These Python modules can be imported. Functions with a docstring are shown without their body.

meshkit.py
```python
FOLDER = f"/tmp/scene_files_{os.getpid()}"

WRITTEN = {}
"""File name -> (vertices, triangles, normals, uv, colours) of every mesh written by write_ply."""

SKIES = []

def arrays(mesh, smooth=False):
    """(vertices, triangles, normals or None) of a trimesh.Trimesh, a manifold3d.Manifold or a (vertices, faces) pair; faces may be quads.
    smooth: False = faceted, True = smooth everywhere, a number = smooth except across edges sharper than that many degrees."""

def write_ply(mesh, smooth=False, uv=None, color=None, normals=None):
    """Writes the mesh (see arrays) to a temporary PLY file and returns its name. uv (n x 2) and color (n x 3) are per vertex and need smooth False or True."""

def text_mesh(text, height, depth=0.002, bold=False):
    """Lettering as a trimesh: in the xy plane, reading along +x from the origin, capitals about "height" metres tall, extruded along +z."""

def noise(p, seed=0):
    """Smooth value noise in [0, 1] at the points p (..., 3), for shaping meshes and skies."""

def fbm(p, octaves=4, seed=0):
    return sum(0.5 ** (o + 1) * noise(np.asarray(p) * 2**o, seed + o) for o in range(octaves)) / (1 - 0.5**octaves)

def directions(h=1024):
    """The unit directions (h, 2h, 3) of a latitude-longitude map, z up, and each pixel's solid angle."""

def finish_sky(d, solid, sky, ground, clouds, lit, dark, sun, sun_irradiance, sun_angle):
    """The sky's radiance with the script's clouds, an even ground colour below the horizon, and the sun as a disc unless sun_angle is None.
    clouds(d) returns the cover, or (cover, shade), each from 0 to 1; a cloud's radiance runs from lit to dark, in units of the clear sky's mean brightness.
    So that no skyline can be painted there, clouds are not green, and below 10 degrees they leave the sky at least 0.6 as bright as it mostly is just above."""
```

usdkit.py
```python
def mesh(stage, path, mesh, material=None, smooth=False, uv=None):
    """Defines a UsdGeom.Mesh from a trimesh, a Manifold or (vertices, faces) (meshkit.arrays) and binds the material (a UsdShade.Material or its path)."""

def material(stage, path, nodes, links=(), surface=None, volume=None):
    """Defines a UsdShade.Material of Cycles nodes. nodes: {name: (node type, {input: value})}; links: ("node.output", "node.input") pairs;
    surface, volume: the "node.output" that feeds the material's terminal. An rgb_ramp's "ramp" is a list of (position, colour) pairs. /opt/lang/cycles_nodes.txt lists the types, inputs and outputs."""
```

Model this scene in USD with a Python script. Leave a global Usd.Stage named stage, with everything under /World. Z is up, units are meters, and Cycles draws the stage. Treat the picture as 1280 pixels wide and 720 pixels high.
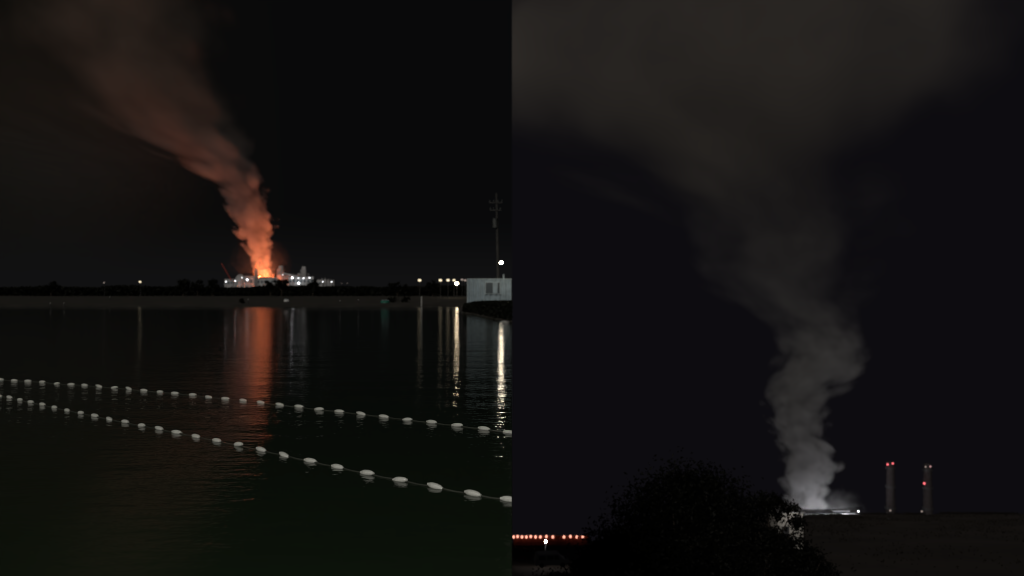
import math, random
import numpy as np, trimesh, manifold3d, usdkit, meshkit
from pxr import Usd, UsdGeom, UsdLux, UsdShade, Gf, Sdf

random.seed(7)
rng = np.random.default_rng(7)
stage = Usd.Stage.CreateInMemory()
UsdGeom.SetStageUpAxis(stage, UsdGeom.Tokens.z)
UsdGeom.Xform.Define(stage, '/World')
UsdGeom.Scope.Define(stage, '/World/Looks')
PI = math.pi


# ---------------------------------------------------------------- node graphs
class Graph:
    """Collects Cycles nodes; an input given as 'node.output' text in a Ref is linked."""
    def __init__(self):
        self.nodes, self.links = {}, []

    def add(self, kind, **inputs):
        name = 'n%d' % len(self.nodes)
        consts = {}
        for k, v in inputs.items():
            if isinstance(v, Ref):
                self.links.append((v.at, name + '.' + k))
            else:
                consts[k] = v
        self.nodes[name] = (kind, consts)
        return lambda out: Ref(name + '.' + out)

    def math(self, op, a, b=0.0, c=0.0, clamp=False):
        return self.add('math', math_type=op, value1=a, value2=b, value3=c, use_clamp=clamp)('value')

    def smooth(self, v, lo, hi, to0=0.0, to1=1.0):
        return self.add('map_range', range_type='smoothstep', value=v, from_min=lo, from_max=hi, to_min=to0, to_max=to1, clamp=True)('result')

    def lin(self, v, lo, hi, to0=0.0, to1=1.0):
        return self.add('map_range', range_type='linear', value=v, from_min=lo, from_max=hi, to_min=to0, to_max=to1, clamp=True)('result')

    def xyz(self, x, y, z):
        return self.add('combine_xyz', x=x, y=y, z=z)('vector')

    def make(self, name, surface=None, volume=None):
        return usdkit.material(stage, '/World/Looks/' + name, self.nodes, self.links,
                               surface=surface.at if surface else None, volume=volume.at if volume else None)


class Ref:
    def __init__(self, at):
        self.at = at


# ---------------------------------------------------------------- camera, sky, moon, exposure
CAM_H, HORIZON, FPX = 2.5, 366.0, 1000.0
PITCH = math.atan((HORIZON - 360.0) / FPX)
cam = UsdGeom.Camera.Define(stage, '/World/camera')
cam.CreateHorizontalApertureAttr(36.0)
cam.CreateFocalLengthAttr(36.0 * FPX / 1280.0)
cam.CreateClippingRangeAttr((0.1, 20000.0))
cam.CreateFStopAttr(0.75)
cam.CreateFocusDistanceAttr(14.0)
cam.CreateExposureAttr(0.0)
cam.AddTranslateOp().Set(Gf.Vec3d(0, 0, CAM_H))
cam.AddRotateXOp().Set(90.0 + math.degrees(PITCH))

MOON = np.array([-0.32, -0.82, 0.47]); MOON /= np.linalg.norm(MOON)
dome = UsdLux.DomeLight.Define(stage, '/World/sky')
dome.CreateIntensityAttr(1.0)
dome.GetPrim().SetCustomDataByKey('kind', 'structure')
g = Graph()
d = g.add('separate_xyz', vector=g.add('texture_coordinate')('generated'))
air = g.add('sky_texture', sky_type='single_scattering', sun_disc=False, sun_elevation=-0.12, sun_rotation=math.atan2(MOON[0], MOON[1]))('color')
over = g.smooth(d('x'), -0.0008, 0.0008)                       # west of the dam: the lake's sky; east of it: the valley's
town = g.smooth(d('x'), -0.16, -0.62)                           # brownish town glow in the smoke-hung west
low = g.smooth(d('z'), 0.10, 0.0)
lake_sky = g.add('mix_color', fac=town, a=(0.0026, 0.0027, 0.0030), b=(0.0044, 0.0039, 0.0029))('result')
lake_sky = g.add('mix_color', fac=low, a=lake_sky, b=(0.0058, 0.0058, 0.0062))('result')
valley_sky = (0.0041, 0.0037, 0.0051)
night = g.add('mix_color', fac=over, a=lake_sky, b=valley_sky)('result')
# background strength is 0.1: the night colours above are lifted to match, the airlight of the sunk sun is all but gone
lift = g.add('mix_color', blend_type='multiply', fac=1.0, a=night, b=(10.0, 10.0, 10.0))('result')
faint = g.add('mix_color', blend_type='multiply', fac=1.0, a=air, b=(0.02, 0.02, 0.02))('result')
total = g.add('mix_color', blend_type='add', fac=1.0, a=lift, b=faint)('result')
bg = g.add('background_shader', color=total, strength=0.1)('background')
UsdShade.MaterialBindingAPI.Apply(dome.GetPrim()).Bind(g.make('night_sky', surface=bg))

moon = UsdLux.DistantLight.Define(stage, '/World/moon')
moon.CreateIntensityAttr(0.145)
moon.CreateAngleAttr(12.0)
moon.CreateNormalizeAttr(True)
moon.CreateColorAttr(Gf.Vec3f(1.0, 0.93, 0.84))
rot = Gf.Rotation(Gf.Vec3d(0, 0, 1), Gf.Vec3d(*MOON))
moon.AddTransformOp().Set(Gf.Matrix4d().SetRotate(rot))


def P(px, py, depth):
    """World point seen at photograph pixel (px, py), at forward distance depth (metres along y)."""
    a, b = (px - 640.0) / FPX, (360.0 - py) / FPX
    y, z = math.cos(PITCH) - b * math.sin(PITCH), math.sin(PITCH) + b * math.cos(PITCH)
    return np.array([a / y * depth, depth, CAM_H + z / y * depth])


def on_water(px, py):
    a, b = (px - 640.0) / FPX, (360.0 - py) / FPX
    y, z = math.cos(PITCH) - b * math.sin(PITCH), math.sin(PITCH) + b * math.cos(PITCH)
    t = -CAM_H / z
    return np.array([a * t, y * t, 0.0])


# ---------------------------------------------------------------- objects
taken = {}


def numbered(path):
    k = taken.get(path, -1) + 1
    taken[path] = k
    return path if k == 0 else '%s_%03d' % (path, k)


def tag(prim, label=None, category=None, group=None, kind=None):
    for k, v in (('label', label), ('category', category), ('group', group), ('kind', kind)):
        if v:
            prim.SetCustomDataByKey(k, v)
    return prim


def obj(name, mesh, mat, parent=None, smooth=False, **kw):
    base = str(parent.GetPath()) if parent is not None else '/World'
    path = numbered(base + '/' + name)
    return tag(usdkit.mesh(stage, path, mesh, mat, smooth=smooth).GetPrim(), **kw)


def thing(name, label, category, loc=(0, 0, 0), rotz=0.0, group=None, tilt=0.0):
    x = UsdGeom.Xform.Define(stage, numbered('/World/' + name))
    x.AddTranslateOp().Set(Gf.Vec3d(*map(float, loc)))
    x.AddRotateZOp().Set(math.degrees(rotz))
    if tilt:
        x.AddRotateYOp().Set(math.degrees(tilt))
    return tag(x.GetPrim(), label, category, group)


def dup(root, loc, rotz, label, group=None, tilt=0.0):
    name = root.GetName().rstrip('0123456789').rstrip('_') if root.GetName()[-3:].isdigit() else root.GetName()
    was = root.GetCustomData()
    r = thing(name, label, was['category'], loc, rotz, group or was.get('group'), tilt)
    r.GetReferences().AddInternalReference(root.GetPath())
    r.SetInstanceable(True)
    return r


def cat(*ms):
    return trimesh.util.concatenate([m for m in ms if m is not None])


def box(sx, sy, sz, at=(0, 0, 0), rz=0.0, rx=0.0, ry=0.0):
    m = trimesh.creation.box([sx, sy, sz])
    if rx: m.apply_transform(trimesh.transformations.rotation_matrix(rx, [1, 0, 0]))
    if ry: m.apply_transform(trimesh.transformations.rotation_matrix(ry, [0, 1, 0]))
    if rz: m.apply_transform(trimesh.transformations.rotation_matrix(rz, [0, 0, 1]))
    m.apply_translation(at)
    return m


def cyl(r, h, at=(0, 0, 0), n=16):
    """Upright cylinder standing on at."""
    m = trimesh.creation.cylinder(r, h, sections=n)
    m.apply_translation([at[0], at[1], at[2] + h / 2])
    return m


def lathe(profile, n=20):
    return trimesh.creation.revolve(np.array(profile, float), sections=n)


def rod(a, b, r, n=8):
    return trimesh.creation.cylinder(r, segment=[np.asarray(a, float), np.asarray(b, float)], sections=n)


def taper(points, radii, sides=8):
    """A closed tapering tube through the points."""
    p = np.asarray(points, float)
    t = np.gradient(p, axis=0)
    t /= np.linalg.norm(t, axis=1, keepdims=True) + 1e-9
    a = np.cross(t, np.where(np.abs(t[:, 2:]) < 0.9, [0, 0, 1.0], [1.0, 0, 0]))
    a /= np.linalg.norm(a, axis=1, keepdims=True) + 1e-9
    b = np.cross(t, a)
    ang = np.arange(sides) * 2 * PI / sides
    rr = np.asarray(radii, float)[:, None, None]
    v = (p[:, None] + rr * (np.cos(ang)[None, :, None] * a[:, None] + np.sin(ang)[None, :, None] * b[:, None])).reshape(-1, 3)
    f = []
    n = len(p)
    for i in range(n - 1):
        for j in range(sides):
            q = [i * sides + j, i * sides + (j + 1) % sides, (i + 1) * sides + (j + 1) % sides, (i + 1) * sides + j]
            f += [[q[0], q[1], q[2]], [q[0], q[2], q[3]]]
    v = np.vstack([v, p[0], p[-1]])
    for j in range(sides):
        f += [[n * sides, (j + 1) % sides, j], [n * sides + 1, (n - 1) * sides + j, (n - 1) * sides + (j + 1) % sides]]
    return trimesh.Trimesh(v, f, process=False)


def ball(r, at=(0, 0, 0), sub=2, squash=1.0):
    m = trimesh.creation.icosphere(sub, r)
    m.apply_scale([1, 1, squash])
    m.apply_translation(at)
    return m


# ---------------------------------------------------------------- materials
def plain(name, colour, rough=0.7, vary=0.25, scale=3.0, metallic=0.0, bump=0.0, spec=0.5):
    g = Graph()
    pos = g.add('texture_coordinate')('object')
    n = g.add('noise_texture', vector=pos, scale=scale, detail=5.0, roughness=0.6)('fac')
    lo, hi = [c * (1 - vary) for c in colour], [min(1, c * (1 + vary)) for c in colour]
    col = g.add('mix_color', fac=g.smooth(n, 0.3, 0.7), a=lo, b=hi)('result')
    kw = dict(base_color=col, roughness=rough, metallic=metallic, specular_ior_level=spec)
    if bump:
        kw['normal'] = g.add('bump', height=n, strength=0.6, distance=bump)('normal')
    return g.make(name, surface=g.add('principled_bsdf', **kw)('BSDF'))


def glow(name, colour, strength):
    g = Graph()
    return g.make(name, surface=g.add('emission', color=colour, strength=strength)('emission'))


def leafy(name, colour):
    g = Graph()
    geo = g.add('geometry')
    n = g.add('noise_texture', vector=geo('position'), scale=0.6, detail=2.0)('fac')
    r = g.math('multiply_add', geo('random_per_island'), 0.5, n)
    col = g.add('mix_color', fac=g.smooth(r, 0.3, 1.1), a=[c * 0.55 for c in colour], b=[c * 1.5 for c in colour])('result')
    dif = g.add('principled_bsdf', base_color=col, roughness=0.6, specular_ior_level=0.2)('BSDF')
    tr = g.add('translucent_bsdf', color=col)('BSDF')
    return g.make(name, surface=g.add('mix_closure', fac=0.3, closure1=dif, closure2=tr)('closure'))


M = dict(
    float=plain('white_float', (0.72, 0.74, 0.69), 0.5, 0.16, 11.0),
    rope=plain('wet_rope', (0.05, 0.055, 0.045), 0.6),
    sand=plain('shore_sand', (0.055, 0.052, 0.044), 0.9, 0.35, 0.25, bump=0.1),
    hill=plain('dry_hillside', (0.046, 0.036, 0.030), 0.95, 0.3, 0.05, bump=0.3),
    wall=plain('embankment_concrete', (0.06, 0.06, 0.06), 0.9),
    bark=plain('bark', (0.05, 0.04, 0.03), 0.9, 0.4, 6.0),
    leaf=leafy('far_leaves', (0.014, 0.017, 0.010)),
    leaf_near=leafy('near_leaves', (0.008, 0.009, 0.006)),
    grass=leafy('bank_grass', (0.014, 0.018, 0.011)),
    paint=plain('hut_paint', (0.33, 0.43, 0.50), 0.65, 0.16, 1.1),
    trim=plain('hut_trim', (0.44, 0.54, 0.60), 0.5, 0.10, 2.0),
    dark=plain('dark_metal', (0.05, 0.05, 0.055), 0.6),
    pole=plain('pole_wood', (0.05, 0.05, 0.05), 0.85, 0.25, 2.0),
    ceramic=plain('grey_transformer', (0.08, 0.09, 0.09), 0.5),
    concrete=plain('plant_concrete', (0.46, 0.45, 0.45), 0.85, 0.2, 0.12),
    cladding=plain('plant_cladding', (0.55, 0.55, 0.56), 0.6, 0.2, 0.1),
    roofing=plain('plant_roofing', (0.30, 0.30, 0.31), 0.6, 0.2, 0.1),
    red_paint=plain('crane_red', (0.5, 0.09, 0.06), 0.5),
    stack=plain('stack_concrete', (0.045, 0.037, 0.040), 0.9, 0.25, 0.5),
    white=plain('white_paint', (0.75, 0.76, 0.75), 0.5, 0.08),
    stone=plain('pale_stone', (0.45, 0.46, 0.45), 0.8),
    green=plain('green_hull', (0.03, 0.19, 0.14), 0.5),
    shed=plain('shed_render', (0.55, 0.53, 0.50), 0.85, 0.2, 1.0),
    carpaint=plain('car_paint', (0.42, 0.43, 0.42), 0.35, 0.05),
    redwall=plain('brick_red_wall', (0.30, 0.10, 0.07), 0.85, 0.3, 1.0),
    tar=plain('tar_roof', (0.12, 0.12, 0.13), 0.9),
    rubber=plain('rubber', (0.02, 0.02, 0.02), 0.8),
)
g = Graph()
M['glass'] = g.make('window_glass', surface=g.add('principled_bsdf', base_color=(0.10, 0.125, 0.145), roughness=0.12)('BSDF'))

LAMP = dict(
    street=glow('street_lamp_glow', (1.0, 0.84, 0.56), 1.3),
    street_strong=glow('street_lamp_strong_glow', (1.0, 0.80, 0.52), 38.0),
    hut=glow('hut_lamp_glow', (1.0, 0.86, 0.64), 85.0),
    plant=glow('plant_lamp_glow', (0.95, 0.97, 1.0), 5.0),
    plant_big=glow('plant_floodlight_glow', (0.97, 0.97, 1.0), 10.0),
    dim=glow('dim_lamp_glow', (1.0, 0.8, 0.7), 0.35),
    red=glow('red_lamp_glow', (1.0, 0.40, 0.28), 2.0),
    beacon=glow('beacon_glow', (1.0, 0.16, 0.18), 1.6),
    pale_beacon=glow('pale_beacon_glow', (1.0, 0.55, 0.55), 0.6),
    white=glow('white_lamp_glow', (1.0, 0.90, 0.82), 140.0),
    valley=glow('valley_floodlight_glow', (0.96, 0.96, 1.0), 900.0),
    valley_end=glow('valley_end_lamp_glow', (0.96, 0.96, 1.0), 7.0),
    shore=glow('shore_lamp_glow', (1.0, 0.98, 0.92), 1900.0),
)

# water: dark green body, rippled by noise of three sizes
g = Graph()
pos = g.add('geometry')('position')
m1 = g.add('mapping', vector=pos, scale=(0.3, 0.9, 1.0))('vector')
n1 = g.add('noise_texture', vector=m1, scale=1.0, detail=2.0, roughness=0.5)('fac')
m2 = g.add('mapping', vector=pos, scale=(0.6, 1.35, 1.0), rotation=(0, 0, 0.12))('vector')
n2 = g.add('noise_texture', vector=m2, scale=4.2, detail=3.0, roughness=0.55)('fac')
b1 = g.add('bump', height=n1, strength=1.0, distance=0.026)('normal')
b2 = g.add('bump', height=n2, strength=1.0, distance=0.010, normal=b1)('normal')
n3 = g.add('noise_texture', vector=m2, scale=13.0, detail=2.0)('fac')
b3 = g.add('bump', height=n3, strength=1.0, distance=0.0016, normal=b2)('normal')
wb = g.add('principled_bsdf', base_color=(0.015, 0.026, 0.013), roughness=0.03, ior=1.33, normal=b3)('BSDF')
M['water'] = g.make('lake_water', surface=wb)


FIRE_D, VAL_D = 1500.0, 425.0

# ---------------------------------------------------------------- setting
def sstep(a, b, x):
    t = np.clip((np.asarray(x, float) - a) / (b - a), 0, 1)
    return t * t * (3 - 2 * t)


def shore(x):
    """Distance of the waterline; the bank with the hut juts out at the eastern end."""
    x = np.asarray(x, float)
    far = 146.0 + 3.0 * np.sin(x * 0.05) + 1.6 * np.sin(x * 0.21 + 1.0)
    spit = np.interp(x, [-7.2, -6.2, -4.6, -3.2, -1.6, 0.0], [140.0, 99.0, 94.0, 86.0, 76.0, 69.0])
    return np.where(x < -7.2, far, spit)


def land_h(x, y):
    s = y - shore(x)
    h = np.clip(0.11 * s, -1.6, 0.34) + 0.0022 * np.clip(s - 4, 0, None)
    h = h + np.where(np.asarray(x) > -7.2, np.clip(0.055 * s, 0, 0.52), 0)
    n = meshkit.fbm(np.stack([np.asarray(x) * 0.12, np.asarray(y) * 0.12, 0 * np.asarray(x)], -1), 3, 4) - 0.5
    return h + 0.3 * n * sstep(1.0, 12.0, s)


def sheet(xs, ys, zf):
    X, Y = np.meshgrid(xs, ys, indexing='ij')
    Z = zf(X, Y)
    n, m = X.shape
    v = np.stack([X, Y, Z], -1).reshape(-1, 3)
    i, j = np.meshgrid(np.arange(n - 1), np.arange(m - 1), indexing='ij')
    a = i * m + j
    q = np.stack([a, a + m, a + m + 1, a + 1], -1).reshape(-1, 4)
    return trimesh.Trimesh(v, np.vstack([q[:, [0, 1, 2]], q[:, [0, 2, 3]]]), process=False)


xs = np.unique(np.concatenate([-np.geomspace(9, 1900, 120), np.linspace(-9, -0.001, 40)]))
ys = np.unique(np.concatenate([np.linspace(60, 175, 150), np.geomspace(175, 2600, 70)]))
obj('shore_land', sheet(xs, ys, land_h), M['sand'], smooth=True, label='dark sandy shore and flat land beyond the lake', kind='structure')
obj('lake_water', sheet(np.array([-1900.0, -600, -200, -60, -20, -0.001]), np.array([-4.0, 5, 20, 60, 160, 200]), lambda X, Y: 0 * X), M['water'],
    label='dark green rippled lake water', kind='structure')
near = sheet(np.linspace(-40, -0.001, 30), np.linspace(-30, -1.0, 20), lambda X, Y: 0.35 + 0.3 * sstep(-2, -8, Y) + 0.1 * meshkit.fbm(np.stack([X, Y, 0 * X], -1), 3))
obj('near_shore', near, M['sand'], smooth=True, label='sandy shore behind the viewpoint', kind='structure')


def hill_h(x, y):
    z = -22.0 - 0.253 * (y - 60.0)
    z = z - 11.5 * (1 - sstep(30, 95, x * 400.0 / np.maximum(y, 60))) * sstep(140, 390, y)
    z = z - 3.0 * (1 - sstep(30, 95, x * 400.0 / np.maximum(y, 60))) * sstep(60, 140, y)
    n = meshkit.fbm(np.stack([np.asarray(x) * 0.04, np.asarray(y) * 0.02, 0 * np.asarray(x)], -1), 4, 11) - 0.5
    z = z + 3.4 * n * sstep(60, 200, y) * (1 - sstep(340, 395, y) * 0.75)
    return z - 3.2 * np.clip(y - 400, 0, None) * sstep(396, 430, y)


obj('valley_hillside', sheet(np.linspace(0.001, 620, 150), np.concatenate([np.linspace(4, 60, 8), np.linspace(64, 480, 190)]), hill_h), M['hill'], smooth=True,
    label='dry brown hillside falling away into the valley', kind='structure')
# the lake lies higher than the valley: a bank face holds it
yy = np.concatenate([np.linspace(-30, 60, 20), np.linspace(62, 175, 80), np.geomspace(176, 2600, 40)])
top = np.where(yy > shore(0 * yy - 0.001), np.maximum(land_h(0 * yy - 0.001, yy), 0), 0) - 0.03
v = np.vstack([np.stack([0 * yy - 0.002, yy, top], -1), np.stack([0 * yy - 0.002, yy, 0 * yy - 320], -1)])
k, n = np.arange(len(yy) - 1), len(yy)
obj('lake_bank', trimesh.Trimesh(v, np.vstack([np.stack([k, k + 1, k + n + 1], 1), np.stack([k, k + n + 1, k + n], 1)]), process=False), M['wall'],
    label='steep bank face holding the lake above the valley', kind='structure')

# ---------------------------------------------------------------- shore lamp behind the viewpoint (lights the floats)
t = thing('shore_lamp', 'street lamp on the near shore behind the viewpoint', 'street lamp', (-0.9, -3.0, 0.4))
obj('pole', taper([(0, 0, -0.2), (0, 0, 4.5), (0, 0, 8.7)], [0.09, 0.07, 0.05]), M['dark'], t)
obj('lamp_arm', rod((0, 0, 8.6), (0, 0.9, 8.9), 0.035), M['dark'], t)
obj('lamp_head', box(0.3, 0.55, 0.12, (0, 1.0, 8.96)), M['dark'], t)
obj('bulb', ball(0.16, (0, 1.05, 8.8), 2, 0.6), LAMP['shore'], t)

# ---------------------------------------------------------------- swim-area floats
ORD = ['first', 'second', 'third', 'fourth', 'fifth', 'sixth', 'seventh', 'eighth', 'ninth', 'tenth', 'eleventh', 'twelfth', 'thirteenth', 'fourteenth', 'fifteenth',
       'sixteenth', 'seventeenth', 'eighteenth', 'nineteenth', 'twentieth', 'twenty-first', 'twenty-second', 'twenty-third', 'twenty-fourth', 'twenty-fifth',
       'twenty-sixth', 'twenty-seventh', 'twenty-eighth', 'twenty-ninth', 'thirtieth', 'thirty-first', 'thirty-second', 'thirty-third']
FAR_ROW = [(1, 475), (18, 476.2), (35, 477), (53, 478), (71, 480), (89, 481), (106, 482.2), (124, 483.8), (143, 485.3), (161, 487), (180, 488.8), (200, 490.5), (219, 492.2), (241, 494.4),
           (261, 496.8), (282, 499), (304, 501.3), (326, 503.8), (350, 506.6), (374, 509.3), (399, 512.5), (424.5, 515), (451.5, 518.2), (480, 521.6), (509, 525.2),
           (539.5, 529), (571.5, 532.8), (605, 537), (636.5, 541)]
NEAR_ROW = [(0, 495.5), (12, 497.8), (25, 500.5), (38.5, 503.5), (53, 506.6), (68, 510), (84, 513.4), (101, 517), (118.5, 520.7), (137, 524.6), (156.5, 528.6), (177, 532.8), (199, 537),
            (221, 541.5), (245, 546.3), (271, 551.7), (298, 557.3), (326.5, 563.5), (355.5, 570), (388, 577.3), (422, 584.6), (459, 592.8), (500, 601), (544, 609.7),
            (591, 618.8), (637, 626)]
fl, fr = 0.225, 0.040
prof = [(0, -fl / 2 - 0.014), (0.016, -fl / 2 - 0.014), (0.018, -fl / 2 + 0.002)]
prof += [(fr * math.sin(a) ** 0.62, -fl / 2 * math.cos(a) ** 1.0) for a in np.linspace(0.28, PI / 2, 9)]
prof = prof + [(r, -z) for r, z in prof[-2::-1]]
fm = lathe(prof, 22)
fm.apply_transform(trimesh.transformations.rotation_matrix(PI / 2, [0, 1, 0]))


def float_row(spots, which, group):
    pts = np.array([on_water(*s) for s in spots])
    root = None
    r = np.random.default_rng(len(spots))
    for i, p in enumerate(pts):
        dvec = pts[min(i + 1, len(pts) - 1)] - pts[max(i - 1, 0)]
        ang = math.atan2(dvec[1], dvec[0]) + r.normal(0, 0.05)
        where = ORD[i] + ' from the left edge'
        if i == 0:
            where = 'cut by the left edge'
        if i == len(pts) - 1:
            where = 'rightmost, at the right end of the water'
        label = 'oblong white float on the %s rope, %s' % (which, where)
        z = 0.016 + r.normal(0, 0.004)
        if i == len(pts) - 1:            # the rope ends at the bank face: this float lies across it and is built up to it
            m = fm.copy()
            m.apply_transform(trimesh.transformations.rotation_matrix(ang, [0, 0, 1])); m.apply_translation([p[0], p[1], z])
            m = trimesh.intersections.slice_mesh_plane(m, [-1, 0, 0], [-0.004, 0, 0], cap=False)
            obj('swim_float', m, M['float'], smooth=35, label=label, category='float', group=group)
        elif root is None:
            root = thing('swim_float', label, 'float', (p[0], p[1], z), ang, group)
            obj('float_body', fm, M['float'], root, smooth=35)
        else:
            dup(root, (p[0], p[1], z), ang, label, group, r.normal(0, 0.07))
    line = np.vstack([pts[0] + (pts[0] - pts[1]) * 2, pts])
    line[:, 2] = 0.012
    sag = []
    for a, b in zip(line[:-1], line[1:]):
        for f in (0, 0.5):
            sag.append(a + (b - a) * f - np.array([0, 0, 0.012 * (f == 0.5)]))
    sag.append(line[-1]); sag[-1][0] = min(sag[-1][0], -0.02)
    obj('float_rope', taper(sag, [0.011] * len(sag), 6), M['rope'], label='thin dark rope threading the %s row of white floats' % which, category='rope')


float_row(FAR_ROW, 'farther', 'white floats on the farther rope')
float_row(NEAR_ROW, 'nearer', 'white floats on the nearer rope')


# ---------------------------------------------------------------- vegetation
def leaves(centres, size, r, jitter=0.5):
    """One small diamond leaf clump face per centre, each in its own direction."""
    n = len(centres)
    a = r.normal(size=(n, 3)); a /= np.linalg.norm(a, axis=1, keepdims=True)
    b = np.cross(a, r.normal(size=(n, 3))); b /= np.linalg.norm(b, axis=1, keepdims=True)
    s = size * (1 + jitter * (r.random((n, 1)) - 0.5))
    v = np.stack([centres - a * s, centres - b * s * 0.45, centres + a * s, centres + b * s * 0.45], 1).reshape(-1, 3)
    k = np.arange(n)[:, None] * 4
    return trimesh.Trimesh(v, np.vstack([k + [0, 1, 2], k + [0, 2, 3]]), process=False)


def crown_points(blobs, n, r, clump=0.55):
    """Leaf positions gathered in clumps spread over the blobs (x, y, z, rx, ry, rz)."""
    blobs = np.asarray(blobs, float)
    vol = np.prod(blobs[:, 3:], 1) ** (2 / 3)
    nc = max(12, n // 45)
    pick = r.choice(len(blobs), nc, p=vol / vol.sum())
    d = r.normal(size=(nc, 3)); d /= np.linalg.norm(d, axis=1, keepdims=True)
    rad = r.random((nc, 1)) ** 0.45
    c = blobs[pick, :3] + d * rad * blobs[pick, 3:]
    own = r.integers(0, nc, n)
    return c[own] + r.normal(size=(n, 3)) * clump * (0.5 + r.random((nc, 1)))[own], c


def tree(name, label, category, base, blobs, n, size, mat, seed, trunk_r, clump=0.55, group=None, limbs=7):
    r = np.random.default_rng(seed)
    t = thing(name, label, category, base, 0, group)
    blobs = np.asarray(blobs, float)
    pts, cl = crown_points(blobs, n, r, clump)
    topz = blobs[:, 2].max()
    fork = np.array([blobs[:, 0].mean() * 0.3, 0, max(topz * 0.4, 0.3)])
    parts = [taper([(0, 0, -0.5), fork * [0.4, 1, 0.5], fork], [trunk_r * 1.25, trunk_r, trunk_r * 0.8], 9)]
    for k in range(limbs):
        e = cl[r.integers(len(cl))]
        mid = fork + (e - fork) * 0.5 + r.normal(size=3) * trunk_r
        parts.append(taper([fork * 0.98, mid, e], [trunk_r * 0.55, trunk_r * 0.32, trunk_r * 0.08], 6))
    obj('trunk', cat(*parts), M['bark'], t, smooth=40)
    obj('crown', leaves(pts, size, r), mat, t)
    return t


# far tree belt: one mass nobody could count
r = np.random.default_rng(21)
TB = 400.0
n = 46000
bx = -r.random(n) * 300 - 0.6
by = TB + r.random(n) * 26
hh = 5.0 + 2.2 * (meshkit.fbm(np.stack([bx * 0.05, 0 * bx, 0 * bx], -1), 4, 5) - 0.45) + 1.0 * (meshkit.fbm(np.stack([bx * 0.35, by * 0.2, 0 * bx], -1), 2, 9) - 0.5)
bz = 0.4 + hh * r.random(n) ** 0.75
obj('far_tree_belt', leaves(np.stack([bx, by, bz], -1), 0.75, r), M['leaf'], label='dark belt of trees along the far shore', category='trees', kind='stuff')
r2 = np.random.default_rng(22)
for px, top, w, lab in ((229, 349.3, 13, 'rounded dark tree at the left end of the raised clump'), (247, 350.4, 14, 'low dark tree left of the red crane'),
                        (266, 349.6, 13, 'dark tree just left of the lit dome'), (338, 351, 14, 'dark tree below the fire'), (352, 347.8, 17, 'tallest dark tree, in front of the plant right of the fire'),
                        (391, 351.2, 14, 'dark tree below the plant towers'), (497, 351.8, 22, 'broad low dark tree left of the single street lamp'), (541, 350.6, 16, 'dark tree between the street lamps'), (64, 352.2, 20, 'broad low dark tree above the far left shore')):
    dd = 385.0
    p = P(px, 370, dd); p[2] = float(land_h(p[0], p[1]))
    h = P(px, top, dd)[2] - p[2]
    rw = w * 0.5 * dd / 1000
    tree('far_tree', lab, 'tree', p, [(0, 0, h - rw * 0.62, rw, rw, rw * 0.6), (-rw * 0.5, 0, h * 0.5, rw * 0.8, rw * 0.8, h * 0.3), (rw * 0.5, 0, h * 0.5, rw * 0.8, rw * 0.8, h * 0.3)],
         1500, 0.5, M['leaf'], int(px), 0.22, 0.42, 'trees standing out of the far belt', 4)

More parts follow.
